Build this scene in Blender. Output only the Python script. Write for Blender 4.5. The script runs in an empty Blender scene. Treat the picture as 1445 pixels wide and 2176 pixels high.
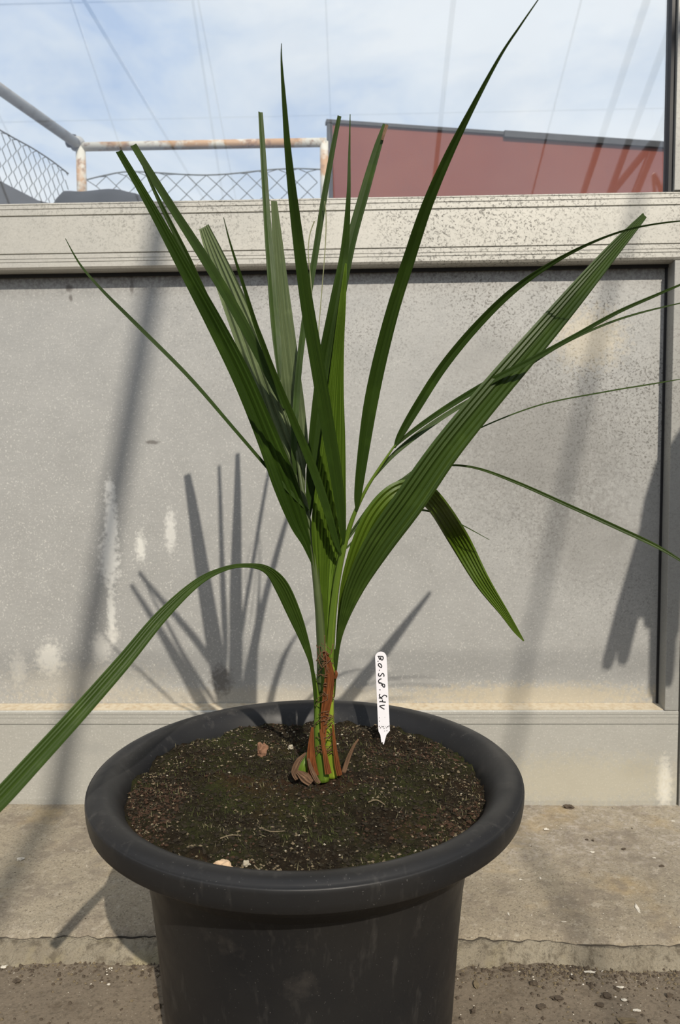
import bpy, bmesh, math, random
from mathutils import Vector, Matrix, noise
random.seed(7)
R_ = random.random
def U_(a, b): return a + (b - a) * random.random()

# ------------------------------------------------------------------ camera
IW, IH, FPX = 1445, 2176, 1600.0
CAM = Vector((0, 0, 0.725))
PITCH, YAW, ROLL = math.radians(4.16), math.radians(1.472), math.radians(-0.535)
cF = Vector((-math.sin(YAW) * math.cos(PITCH), math.cos(YAW) * math.cos(PITCH), -math.sin(PITCH)))
r0 = Vector((math.cos(YAW), math.sin(YAW), 0)); u0 = r0.cross(cF)
cR = r0 * math.cos(ROLL) + u0 * math.sin(ROLL)
cU = u0 * math.cos(ROLL) - r0 * math.sin(ROLL)
scene = bpy.context.scene
C = scene.collection
cd = bpy.data.cameras.new('camera'); cam = bpy.data.objects.new('camera', cd); C.objects.link(cam)
m3 = Matrix((cR, cU, -cF)).transposed()
cam.matrix_world = Matrix.Translation(CAM) @ m3.to_4x4()
cd.sensor_fit = 'VERTICAL'; cd.sensor_height = 36; cd.lens = FPX / IH * 36
cd.clip_start = 0.02; cd.clip_end = 300
cd.dof.use_dof = True; cd.dof.focus_distance = 0.95; cd.dof.aperture_fstop = 10
scene.camera = cam
scene.view_settings.view_transform = 'Standard'; scene.view_settings.look = 'None'
scene.view_settings.exposure = 0.0; scene.view_settings.gamma = 1.0
scene.view_settings.use_curve_mapping = False

def ray(px, py):
    d = cF + cR * ((px - IW / 2) / FPX) - cU * ((py - IH / 2) / FPX)
    return d / d.y
def at(px, py, Y): return CAM + ray(px, py) * Y
def atz(px, py, z):
    d = ray(px, py); return CAM + d * ((z - CAM.z) / d.z)

# ------------------------------------------------------------------ node helper
def N(nt, t, **kw):
    n = nt.nodes.new(t)
    for k, v in kw.items():
        if k in n.inputs.keys() if isinstance(k, str) else False: n.inputs[k].default_value = v
        else: setattr(n, k, v)
    return n

# ------------------------------------------------------------------ sky and sun
w = bpy.data.worlds.new('sky'); scene.world = w; w.use_nodes = True
nt = w.node_tree; nt.nodes.clear()
tc = N(nt, 'ShaderNodeTexCoord')
mp = N(nt, 'ShaderNodeMapping'); mp.inputs['Scale'].default_value = (1.3, 1.3, 2.6); mp.inputs['Rotation'].default_value = (0.2, 0.4, 0.3)
nt.links.new(tc.outputs['Generated'], mp.inputs[0])
ns = N(nt, 'ShaderNodeTexNoise'); ns.inputs['Scale'].default_value = 2.6; ns.inputs['Detail'].default_value = 7; ns.inputs['Roughness'].default_value = 0.55; ns.inputs['Distortion'].default_value = 0.4
nt.links.new(mp.outputs[0], ns.inputs['Vector'])
cr = N(nt, 'ShaderNodeValToRGB')
cr.color_ramp.elements[0].position = 0.30; cr.color_ramp.elements[0].color = (0.40, 0.52, 0.74, 1)
cr.color_ramp.elements[1].position = 0.57; cr.color_ramp.elements[1].color = (0.78, 0.81, 0.86, 1)
e = cr.color_ramp.elements.new(0.42); e.color = (0.62, 0.69, 0.80, 1)
nt.links.new(ns.outputs['Fac'], cr.inputs[0])
bg = N(nt, 'ShaderNodeBackground'); bg.inputs['Strength'].default_value = 1.12
nt.links.new(cr.outputs[0], bg.inputs[0])
wo = N(nt, 'ShaderNodeOutputWorld'); nt.links.new(bg.outputs[0], wo.inputs[0])

SUNDIR = Vector((-0.31, 1.0, -0.90)).normalized()
sd = bpy.data.lights.new('sun', 'SUN'); sd.energy = 4.1; sd.angle = math.radians(0.55); sd.color = (1.0, 0.91, 0.78)
so = bpy.data.objects.new('sun', sd); C.objects.link(so)
so.rotation_euler = SUNDIR.to_track_quat('-Z', 'Y').to_euler(); so.location = (1.5, -4, 4)

# ------------------------------------------------------------------ materials
class MatB:
    """tiny builder around one principled material"""
    def __init__(s, name, base=(0.5, 0.5, 0.5), rough=0.6, metal=0.0, spec=0.5):
        s.m = bpy.data.materials.new(name); s.m.use_nodes = True; s.nt = s.m.node_tree
        s.p = s.nt.nodes['Principled BSDF']; s.out = s.nt.nodes['Material Output']
        s.p.inputs['Base Color'].default_value = (*base, 1); s.p.inputs['Roughness'].default_value = rough
        s.p.inputs['Metallic'].default_value = metal; s.p.inputs['Specular IOR Level'].default_value = spec
        s.col = None; s.base = base
        s.pos = N(s.nt, 'ShaderNodeNewGeometry').outputs['Position']
    def link(s, a, b): s.nt.links.new(a, b)
    def map(s, scale=(1, 1, 1), src=None, loc=(0, 0, 0), rot=(0, 0, 0)):
        m = N(s.nt, 'ShaderNodeMapping'); m.inputs['Scale'].default_value = scale; m.inputs['Location'].default_value = loc; m.inputs['Rotation'].default_value = rot
        s.link(src or s.pos, m.inputs[0]); return m.outputs[0]
    def noise(s, scale, detail=4, rough=0.55, vec=None, dist=0.0):
        n = N(s.nt, 'ShaderNodeTexNoise'); n.inputs['Scale'].default_value = scale; n.inputs['Detail'].default_value = detail
        n.inputs['Roughness'].default_value = rough; n.inputs['Distortion'].default_value = dist
        s.link(vec or s.pos, n.inputs['Vector']); return n.outputs['Fac']
    def voro(s, scale, vec=None):
        n = N(s.nt, 'ShaderNodeTexVoronoi'); n.inputs['Scale'].default_value = scale
        s.link(vec or s.pos, n.inputs['Vector']); return n.outputs['Distance']
    def ramp(s, f, a, b, va=0.0, vb=1.0):
        n = N(s.nt, 'ShaderNodeMapRange'); n.clamp = True
        for i, v in zip(range(1, 5), (a, b, va, vb)): n.inputs[i].default_value = v
        s.link(f, n.inputs[0]); return n.outputs[0]
    def math(s, op, a, b=None):
        n = N(s.nt, 'ShaderNodeMath', operation=op)
        for i, v in enumerate((a, b)):
            if v is None: continue
            if isinstance(v, (int, float)): n.inputs[i].default_value = v
            else: s.link(v, n.inputs[i])
        return n.outputs[0]
    def mix(s, fac, color):
        n = N(s.nt, 'ShaderNodeMix', data_type='RGBA')
        if isinstance(fac, (int, float)): n.inputs[0].default_value = fac
        else: s.link(fac, n.inputs[0])
        if s.col is None: n.inputs[6].default_value = (*s.base, 1)
        else: s.link(s.col, n.inputs[6])
        if isinstance(color, tuple): n.inputs[7].default_value = (*color, 1)
        else: s.link(color, n.inputs[7])
        s.col = n.outputs[2]; s.link(s.col, s.p.inputs['Base Color']); return s
    def bump(s, h, strength=0.3, dist=0.002):
        n = N(s.nt, 'ShaderNodeBump'); n.inputs['Strength'].default_value = strength; n.inputs['Distance'].default_value = dist
        s.link(h, n.inputs['Height'])
        if s.p.inputs['Normal'].links: s.link(s.p.inputs['Normal'].links[0].from_socket, n.inputs['Normal'])
        s.link(n.outputs[0], s.p.inputs['Normal']); return s
    def rough(s, f): s.link(f, s.p.inputs['Roughness']); return s
    def sep(s):
        n = N(s.nt, 'ShaderNodeSeparateXYZ'); s.link(s.pos, n.inputs[0]); return n.outputs

M = {}
def blob(b, x, z, rx, rz, soft=0.6, nscale=30, namp=0.5):
    """mask of a mark (stain, painted glare or shade) with its own ragged outline at a place on the wall (metres)"""
    X, Y, Z = b.sep()
    dx = b.math('MULTIPLY', b.math('SUBTRACT', X, x), 1 / rx); dz = b.math('MULTIPLY', b.math('SUBTRACT', Z, z), 1 / rz)
    d = b.math('SQRT', b.math('ADD', b.math('MULTIPLY', dx, dx), b.math('MULTIPLY', dz, dz)))
    n = b.noise(nscale, 4); d = b.math('ADD', d, b.math('MULTIPLY', b.math('SUBTRACT', n, 0.5), namp * 2))
    return b.ramp(d, 1.0, 1.0 - soft, 0, 1)

def alu(name, base, rough, metal, speck_w, speck_d, painted_marks=None):
    b = MatB(name, base, rough, metal, 0.5)
    n1 = b.noise(3.5, 3); b.mix(b.ramp(n1, .35, .7, 0, .35), tuple(c * 0.80 for c in base))
    fine = b.noise(220, 3, vec=b.map((.35, 1, 1)))
    b.mix(b.ramp(fine, .45, .75, 0, .3), tuple(c * 0.72 for c in base))
    # pale corrosion dust: more of it towards the left and the foot
    X, Y, Z = b.sep()
    pl = b.noise(290, 3, .65); lo = b.ramp(b.math('ADD', b.math('MULTIPLY', X, .6), Z), .25, 1.05, 1, .25)
    b.mix(b.math('MULTIPLY', b.ramp(pl, .57, .68, 0, speck_w), lo), (0.72, 0.72, 0.68))
    # dark pits: more of them to the right and at the top
    vd = b.noise(230, 3, .68, dist=.6); hi = b.ramp(b.math('ADD', b.math('MULTIPLY', X, .7), Z), .5, 1.25, .05, 1)
    patch = b.ramp(b.noise(5, 3), .36, .58, .3, 1)
    b.mix(b.math('MULTIPLY', b.math('MULTIPLY', b.ramp(vd, .52, .62, 0, speck_d), hi), patch), (0.12, 0.115, 0.10))
    # hairline scratches
    sc = b.noise(26, 1, vec=b.map((1, 1, 14), rot=(0, math.radians(28), 0)))
    b.mix(b.math('MULTIPLY', b.ramp(b.math('ABSOLUTE', b.math('SUBTRACT', sc, .5)), .004, .0, 0, .35), b.ramp(b.noise(6, 2), .5, .62)), (0.72, 0.72, 0.7))
    if painted_marks: painted_marks(b)
    b.rough(b.ramp(b.noise(18, 4), .3, .7, rough - .07, rough + .10))
    b.bump(b.noise(300, 2), .10, .0006)
    b.bump(b.noise(5, 2), .10, .01)
    return b.m
YP = 1.508      # panel plane
YR = 1.472      # front of the aluminium profiles
def panel_stains_and_light(b):
    for px, py, rx, ry, col, k in [
        (236, 1120, 13, 90, (.92, .92, .88), .95), (232, 1035, 10, 14, (.85, .85, .82), .8), (232, 1190, 20, 60, (.88, .88, .84), .85),
        (236, 1300, 9, 60, (.85, .85, .8), .75), (298, 1160, 11, 30, (.85, .85, .8), .75), (362, 1130, 12, 45, (.82, .82, .78), .7),
        (105, 1400, 28, 36, (.82, .81, .75), .75), (40, 1420, 18, 34, (.72, .71, .66), .5), (215, 1375, 22, 30, (.78, .77, .72), .6), (240, 1350, 14, 22, (.78, .77, .72), .6),
        (180, 1450, 180, 40, (.62, .58, .48), .35), (1150, 1478, 260, 26, (.62, .54, .38), .55), (600, 1480, 500, 22, (.58, .52, .40), .4),
        (325, 940, 15, 4, (.12, .11, .10), .7), (470, 1445, 24, 32, (.14, .13, .12), .75), (148, 612, 7, 8, (.10, .09, .08), .8), (280, 605, 4, 22, (.12, .11, .10), .7), (150, 633, 4, 7, (.1, .09, .08), .7),
        (1250, 720, 70, 60, (.66, .58, .42), .45), (1150, 950, 190, 150, (.22, .215, .20), .5), (1050, 760, 120, 60, (.28, .275, .26), .35), (1250, 1150, 120, 90, (.25, .245, .23), .4), (815, 1420, 18, 12, (.66, .65, .62), .5), (770, 1410, 24, 12, (.58, .58, .56), .4)]:  # cream blob paints sun glare; wide dark blobs paint soft shade and mottling
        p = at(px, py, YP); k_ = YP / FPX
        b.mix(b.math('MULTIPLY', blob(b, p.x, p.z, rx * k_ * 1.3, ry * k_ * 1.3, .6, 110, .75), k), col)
    X, Y, Z = b.sep()
    zt = at(722, 575, YP).z
    b.mix(b.math('MULTIPLY', b.ramp(Z, zt - .05, zt, 0, .75), b.ramp(b.noise(150, 3, .6), .44, .58, .2, 1)), (0.16, 0.15, 0.14))  # speckled, darker towards the top edge of the sheet
def base_stains(b):
    for px, py, rx, ry, col, k in [(1412, 1665, 16, 55, (.85, .84, .78), .8), (1355, 1635, 45, 22, (.36, .35, .31), .6), (1380, 1600, 30, 12, (.40, .39, .35), .4),
                                   (200, 1590, 34, 14, (.36, .36, .34), .5), (1240, 1660, 260, 60, (.52, .48, .36), .5)]:
        p = at(px, py, YR); k_ = YR / FPX
        b.mix(b.math('MULTIPLY', blob(b, p.x, p.z, rx * k_ * 1.25, ry * k_ * 1.25, .6, 110, .7), k), col)
M['panel'] = alu('weathered_aluminium_sheet', (.43, .432, .42), .44, .25, .75, .9, panel_stains_and_light)
M['rail'] = alu('weathered_aluminium_profile', (.52, .51, .465), .45, .22, .5, .95)
M['base'] = alu('weathered_aluminium_base', (.44, .435, .40), .5, .2, .5, .4, base_stains)
M['jamb'] = alu('dull_aluminium_post', (.36, .36, .34), .5, .3, .4, .5)
b = MatB('rust_dirt_on_ledge', (.50, .44, .33), .9); b.mix(b.ramp(b.noise(90, 4), .4, .65, 0, .5), (.32, .22, .12)); b.mix(b.ramp(b.noise(30, 3), .5, .7, 0, .6), (.55, .50, .40)); M['ledge'] = b.m
M['gasket'] = MatB('black_rubber_and_gap', (.012, .012, .014), .5).m

b = MatB('kerb_concrete', (.29, .25, .185), .92, 0, .25)
b.mix(b.ramp(b.noise(6, 4), .35, .68, 0, .6), (.21, .178, .132)); b.mix(b.ramp(b.noise(2.2, 3), .45, .7, 0, .5), (.35, .315, .24))
b.mix(b.ramp(b.noise(260, 3, .7), .52, .68, 0, .85), (.12, .10, .075)); b.mix(b.ramp(b.noise(330, 2, .7), .62, .70, 0, .55), (.58, .54, .45))
X, Y, Z = b.sep()
up = b.math('MULTIPLY', b.ramp(X, -.05, .25), b.ramp(Y, 1.20, 1.30))
b.mix(b.math('MULTIPLY', up, b.ramp(b.noise(90, 4, .7), .5, .62, .1, .7)), (.40, .36, .315))
b.mix(b.math('MULTIPLY', b.ramp(b.noise(9, 3), .55, .7), .45), (.36, .265, .13))
b.mix(b.ramp(b.noise(16, 5, .7), .48, .62, 0, .6), (.165, .138, .11))
b.mix(b.ramp(b.noise(70, 4, .7), .56, .66, 0, .5), (.40, .36, .29))
b.bump(b.noise(240, 5, .7), .55, .003); b.bump(b.noise(45, 4), .5, .006); M['kerb'] = b.m
b = MatB('kerb_face_concrete', (.32, .285, .215), .92, 0, .25)
b.mix(b.ramp(b.noise(14, 4), .4, .68, 0, .7), (.22, .19, .14)); b.mix(b.ramp(b.noise(230, 3, .7), .52, .66, 0, .6), (.20, .17, .12)); b.mix(b.ramp(b.noise(11, 3), .55, .68, 0, .6), (.36, .31, .16))
b.mix(b.ramp(b.noise(50, 5, .7), .50, .62, 0, .75), (.12, .10, .072))
b.bump(b.noise(170, 5, .7), .9, .006); b.bump(b.noise(40, 4), .7, .01); M['kerb_face'] = b.m
M['crack'] = MatB('crack_dirt', (.05, .042, .032), 1).m
b = MatB('dirty_concrete_floor', (.185, .152, .113), .95, 0, .2)
b.mix(b.ramp(b.noise(5, 4), .35, .68, 0, .7), (.115, .095, .073)); b.mix(b.ramp(b.noise(180, 4, .7), .5, .66, 0, .6), (.075, .062, .046)); b.mix(b.ramp(b.noise(300, 2, .7), .66, .73, 0, .6), (.42, .38, .30))
b.mix(b.ramp(b.noise(24, 4, .7), .56, .66, 0, .6), (.09, .07, .05))
b.bump(b.noise(190, 5, .7), .5, .003); b.bump(b.noise(30, 4), .4, .006); M['floor'] = b.m

b = MatB('black_pot_plastic', (.010, .0107, .0125), .40, 0, .28)
b.mix(b.ramp(b.noise(5, 4), .4, .7, 0, .5), (.030, .028, .025))
b.mix(b.math('MULTIPLY', b.ramp(b.noise(60, 3, .7, vec=b.map((1, 1, .25))), .58, .72), .22), (.09, .085, .078))
b.mix(b.ramp(b.noise(420, 2, .7), .70, .75, 0, .4), (.25, .245, .235))
b.mix(b.math('MULTIPLY', b.ramp(b.noise(14, 5, .65), .60, .72), .25), (.09, .08, .07))
b.rough(b.ramp(b.noise(26, 4), .3, .7, .36, .50)); b.bump(b.noise(90, 3), .06, .001); M['pot'] = b.m

b = MatB('mossy_soil', (.020, .0145, .009), 1, 0, .1)
b.mix(b.ramp(b.noise(13, 4), .45, .62, 0, .85), (.034, .040, .012)); b.mix(b.ramp(b.noise(9, 3, vec=b.map(loc=(3, 1, 0))), .55, .68, 0, .7), (.048, .025, .013))
b.mix(b.ramp(b.noise(120, 4, .7), .54, .68, 0, .6), (.065, .052, .030)); b.mix(b.ramp(b.noise(260, 3, .7), .5, .62, 0, .6), (.012, .009, .006))
b.bump(b.noise(300, 5, .75), .9, .004); b.bump(b.noise(90, 4), .8, .008); M['soil'] = b.m
def plain(name, c, r=.8, var=.35, sc=120):
    b = MatB(name, c, r, 0, .3); b.mix(b.ramp(b.noise(sc, 4, .65), .4, .65, 0, .8), tuple(v * (1 - var) for v in c)); b.bump(b.noise(sc * 2, 3), .4, .001); return b.m
M['crumb_dark'] = plain('dark_crumb', (.022, .017, .010), 1)
M['crumb_red'] = plain('reddish_crumb', (.048, .026, .015), 1)
M['crumb_tan'] = plain('tan_crumb', (.17, .135, .085), 1)
M['grain'] = plain('pale_grain', (.38, .34, .26), .9)
M['moss'] = plain('moss_green', (.055, .062, .018), 1)
M['moss_dry'] = plain('moss_dry', (.17, .15, .085), 1)
M['chip'] = plain('pale_chip', (.62, .58, .50), .8)
M['clod'] = plain('dark_clod', (.085, .066, .048), 1)
M['bark'] = plain('brown_bark', (.24, .13, .08), .9)
M['clump'] = plain('tan_clump', (.55, .40, .26), .9)
M['label'] = plain('white_plastic', (.84, .83, .88), .35, .04, 40)
M['ink'] = MatB('black_marker_ink', (.012, .012, .016), .6).m
M['fence_wire'] = MatB('galvanised_wire', (.16, .18, .19), .6, .3).m
b = MatB('rusty_painted_pipe', (.62, .60, .54), .6, 0, .4)
b.mix(b.ramp(b.noise(7, 4, .6), .47, .56, 0, .9), (.46, .25, .11)); b.mix(b.ramp(b.noise(26, 4, .7), .55, .66, 0, .8), (.23, .12, .07)); b.bump(b.noise(60, 3), .3, .003); M['pipe'] = b.m
b = MatB('grey_worn_pipe', (.40, .40, .39), .6, .2, .4); b.mix(b.ramp(b.noise(12, 4, .6), .5, .62, 0, .8), (.24, .23, .23)); b.mix(b.ramp(b.noise(18, 4, .6), .6, .68, 0, .7), (.34, .20, .12)); M['pipe_grey'] = b.m
b = MatB('red_brown_board', (.185, .045, .030), .8, 0, .3); b.mix(b.ramp(b.noise(2.2, 4), .35, .7, 0, .6), (.23, .070, .043)); b.mix(b.ramp(b.noise(40, 4, .7, vec=b.map((1, 1, .3))), .55, .7, 0, .4), (.15, .04, .03)); M['red'] = b.m
M['flash'] = plain('dark_flashing', (.045, .048, .055), .6, .3, 20)
M['mound'] = plain('dark_stone', (.035, .038, .046), .95, .4, 9)
M['bank'] = plain('bank_concrete', (.12, .125, .135), .95, .3, 6)
M['steel'] = plain('painted_steel', (.30, .31, .32), .5, .2, 8)

# glass with a dirty film: clear pane + mirror reflection + thin dust
def glass_mat():
    m = bpy.data.materials.new('dirty_glass'); m.use_nodes = True; nt = m.node_tree; nt.nodes.clear()
    out = N(nt, 'ShaderNodeOutputMaterial'); tr = N(nt, 'ShaderNodeBsdfTransparent'); tr.inputs[0].default_value = (.97, .985, .98, 1)
    gl = N(nt, 'ShaderNodeBsdfGlossy'); gl.inputs['Roughness'].default_value = .012; gl.inputs['Color'].default_value = (.95, .96, 1, 1)
    fr = N(nt, 'ShaderNodeFresnel'); fr.inputs['IOR'].default_value = 1.62
    mx = N(nt, 'ShaderNodeMixShader'); nt.links.new(fr.outputs[0], mx.inputs[0]); nt.links.new(tr.outputs[0], mx.inputs[1]); nt.links.new(gl.outputs[0], mx.inputs[2])
    df = N(nt, 'ShaderNodeBsdfDiffuse'); df.inputs[0].default_value = (.62, .63, .66, 1)
    geo = N(nt, 'ShaderNodeNewGeometry')
    a = N(nt, 'ShaderNodeTexNoise'); a.inputs['Scale'].default_value = 4; a.inputs['Detail'].default_value = 5; nt.links.new(geo.outputs[0], a.inputs['Vector'])
    mr = N(nt, 'ShaderNodeMapRange'); mr.inputs[1].default_value = .35; mr.inputs[2].default_value = .75; mr.inputs[3].default_value = .005; mr.inputs[4].default_value = .045; nt.links.new(a.outputs['Fac'], mr.inputs[0])
    # vertical scratches and drip marks
    mp = N(nt, 'ShaderNodeMapping'); mp.inputs['Scale'].default_value = (60, 1, 3.0); nt.links.new(geo.outputs[0], mp.inputs[0])
    s = N(nt, 'ShaderNodeTexNoise'); s.inputs['Scale'].default_value = 1.3; s.inputs['Detail'].default_value = 3; nt.links.new(mp.outputs[0], s.inputs['Vector'])
    sr = N(nt, 'ShaderNodeMapRange'); sr.inputs[1].default_value = .72; sr.inputs[2].default_value = .78; sr.inputs[3].default_value = 0; sr.inputs[4].default_value = .22; nt.links.new(s.outputs['Fac'], sr.inputs[0])
    ad = N(nt, 'ShaderNodeMath', operation='ADD'); nt.links.new(mr.outputs[0], ad.inputs[0]); nt.links.new(sr.outputs[0], ad.inputs[1])
    m2 = N(nt, 'ShaderNodeMixShader'); nt.links.new(ad.outputs[0], m2.inputs[0]); nt.links.new(mx.outputs[0], m2.inputs[1]); nt.links.new(df.outputs[0], m2.inputs[2])
    nt.links.new(m2.outputs[0], out.inputs[0]); return m
M['glass'] = glass_mat()

def leaf_mat(name, c1, c2, rough=.38, transl=.25, tcol=(.18, .34, .02), spec=.28, rib=60, ribdark=.3):
    """c1 blade colour, c2 colour of the pale stripes between the veins (uv.x runs across the blade)"""
    b = MatB(name, c1, rough, 0, spec)
    uv = N(b.nt, 'ShaderNodeUVMap').outputs[0]
    st = b.noise(1.0, 2, .6, vec=b.map((rib, 1.2, 1), src=uv))
    b.mix(b.ramp(st, .40, .66, 0, 1), c2)
    b.mix(b.ramp(b.noise(1.0, 1, .5, vec=b.map((rib * 1.7, .7, 3), src=uv)), .60, .70, 0, ribdark), tuple(v * .35 for v in c1))
    b.mix(b.ramp(b.noise(28, 3), .55, .75, 0, .35), tuple(v * 1.5 for v in c2))
    b.bump(st, .35, .0008)
    t = N(b.nt, 'ShaderNodeBsdfTranslucent'); t.inputs[0].default_value = (*tcol, 1)
    mx = N(b.nt, 'ShaderNodeMixShader'); mx.inputs[0].default_value = transl
    b.link(b.p.outputs[0], mx.inputs[1]); b.link(t.outputs[0], mx.inputs[2]); b.link(mx.outputs[0], b.out.inputs[0])
    return b.m
M['leaf'] = leaf_mat('dark_green_leaf', (.014, .032, .003), (.034, .066, .007), .50, .12, spec=.16)
M['leaf_mid'] = leaf_mat('mid_green_leaf', (.024, .048, .006), (.055, .094, .015), .40, .18)
M['leaf_light'] = leaf_mat('light_green_leaf', (.070, .130, .010), (.155, .245, .030), .45, .22, rib=34)
M['leaf_pale'] = leaf_mat('pale_green_underside', (.085, .115, .050), (.150, .185, .090), .5, .15, rib=40)
M['leaf_yellow'] = leaf_mat('yellow_green_leaf', (.045, .090, .005), (.105, .165, .011), .42, .2, tcol=(.3, .34, .01))
M['stem_green'] = leaf_mat('green_sheath', (.075, .130, .014), (.125, .190, .022), .4, .05, rib=14, ribdark=.2)
M['stem_light'] = leaf_mat('yellow_green_sheath', (.17, .235, .020), (.27, .33, .035), .4, .05, rib=14, ribdark=.2)
M['stem_dark'] = leaf_mat('dark_green_stalk', (.050, .072, .024), (.075, .100, .034), .5, .05, rib=10)
M['husk'] = leaf_mat('orange_brown_husk', (.10, .030, .008), (.24, .080, .022), .75, .1, tcol=(.4, .12, .02), rib=20)
M['husk_dry'] = leaf_mat('dry_brown_husk', (.075, .042, .024), (.20, .12, .07), .85, .05, tcol=(.3, .15, .05), rib=20)
M['fibre'] = MatB('brown_fibre', (.11, .055, .024), .9).m
M['thread'] = MatB('pale_plant_thread', (.16, .17, .08), .7).m

# ------------------------------------------------------------------ object helpers
def obj(name, verts, faces, mat, parent=None, smooth=True, uvs=None):
    me = bpy.data.meshes.new(name); me.from_pydata([tuple(v) for v in verts], [], faces); me.validate(); me.update()
    if smooth: me.shade_smooth()
    if uvs:
        l = me.uv_layers.new(name='UVMap')
        for lp in me.loops: l.data[lp.index].uv = uvs[lp.vertex_index]
    for mm in (mat if isinstance(mat, list) else [mat]): me.materials.append(M[mm])
    o = bpy.data.objects.new(name, me); C.objects.link(o)
    if parent: child(o, parent)
    return o
def child(o, parent):
    o.parent = parent
    o.matrix_parent_inverse = Matrix.Translation(-parent.location) if parent.type == 'EMPTY' else Matrix.Identity(4)
def empty(name, loc, label, cat, group=None):
    o = bpy.data.objects.new(name, None); C.objects.link(o); o.location = loc; o.empty_display_size = .05
    tag(o, label, cat, group); return o
def tag(o, label, cat=None, group=None, kind=None):
    if label: o['label'] = label
    if cat: o['category'] = cat
    if group: o['group'] = group
    if kind: o['kind'] = kind
    return o
def struct(o, label=None):
    o['kind'] = 'structure'
    if label: o['label'] = label; 
    return o
def box(name, x0, x1, y0, y1, z0, z1, mat, parent=None, bev=0.0):
    bm = bmesh.new(); bmesh.ops.create_cube(bm, size=1)
    for v in bm.verts: v.co = Vector(((x0 + x1) / 2 + v.co.x * (x1 - x0), (y0 + y1) / 2 + v.co.y * (y1 - y0), (z0 + z1) / 2 + v.co.z * (z1 - z0)))
    if bev: bmesh.ops.bevel(bm, geom=bm.edges[:], offset=bev, segments=2, affect='EDGES', profile=.5)
    me = bpy.data.meshes.new(name); bm.to_mesh(me); bm.free(); me.materials.append(M[mat])
    o = bpy.data.objects.new(name, me); C.objects.link(o)
    if parent: child(o, parent)
    return o
def extrude_x(name, prof, x0, x1, mat, parent=None):
    """closed (y,z) profile pushed along x"""
    n = len(prof); v = [(x0, y, z) for y, z in prof] + [(x1, y, z) for y, z in prof]
    f = [(i, (i + 1) % n, n + (i + 1) % n, n + i) for i in range(n)] + [tuple(range(n))[::-1], tuple(range(n, 2 * n))]
    return obj(name, v, f, mat, parent, smooth=False)
def crom(P, n):
    """Catmull-Rom through tuples -> n samples"""
    k = len(P); out = []
    for s in range(n):
        t = s / (n - 1) * (k - 1); i = min(int(t), k - 2); u = t - i
        p0 = P[max(i - 1, 0)]; p1 = P[i]; p2 = P[i + 1]; p3 = P[min(i + 2, k - 1)]
        out.append(tuple(.5 * (2 * b_ + (c_ - a_) * u + (2 * a_ - 5 * b_ + 4 * c_ - d_) * u * u + (3 * b_ - a_ - 3 * c_ + d_) * u ** 3) for a_, b_, c_, d_ in zip(p0, p1, p2, p3)))
    return out
def tube(name, pts, mat, parent=None, seg=10, n=None, flat=1.0, wob=0.0):
    """pts: (x,y,z,r) ; closed ends"""
    pts = [tuple(p) for p in pts]; S = crom(pts, n or max(2, len(pts) * 5)) if len(pts) > 2 or n else pts
    V = []; F = []; UV = []
    prev = None; L = len(S)
    for i, s in enumerate(S):
        c = Vector(s[:3]); T = (Vector(S[min(i + 1, L - 1)][:3]) - Vector(S[max(i - 1, 0)][:3])).normalized()
        if prev is None: prev = T.orthogonal().normalized() if abs(T.z) < .9 else (Vector((1, 0, 0)) - T * T.x).normalized()
        A = (prev - T * prev.dot(T)).normalized(); B = T.cross(A); prev = A
        r = max(s[3], 1e-5)
        for j in range(seg):
            a = 2 * math.pi * j / seg; rr = r * (1 + wob * math.sin(3 * a + i * .5))
            V.append(c + A * math.cos(a) * rr + B * math.sin(a) * rr * flat); UV.append((j / seg, i / L))
    for i in range(L - 1):
        for j in range(seg): F.append((i * seg + j, i * seg + (j + 1) % seg, (i + 1) * seg + (j + 1) % seg, (i + 1) * seg + j))
    F.append(tuple(range(seg))[::-1]); F.append(tuple((L - 1) * seg + j for j in range(seg)))
    return obj(name, V, F, mat, parent, uvs=UV)
def ptube(name, pts, mat, parent=None, seg=10, n=None, flat=1.0):
    """tube whose points are (px,py,Y,diameter in px)"""
    return tube(name, [(*at(x, y, Y), d * .5 * Y / FPX) for x, y, Y, d in pts], mat, parent, seg, n, flat)
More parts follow.
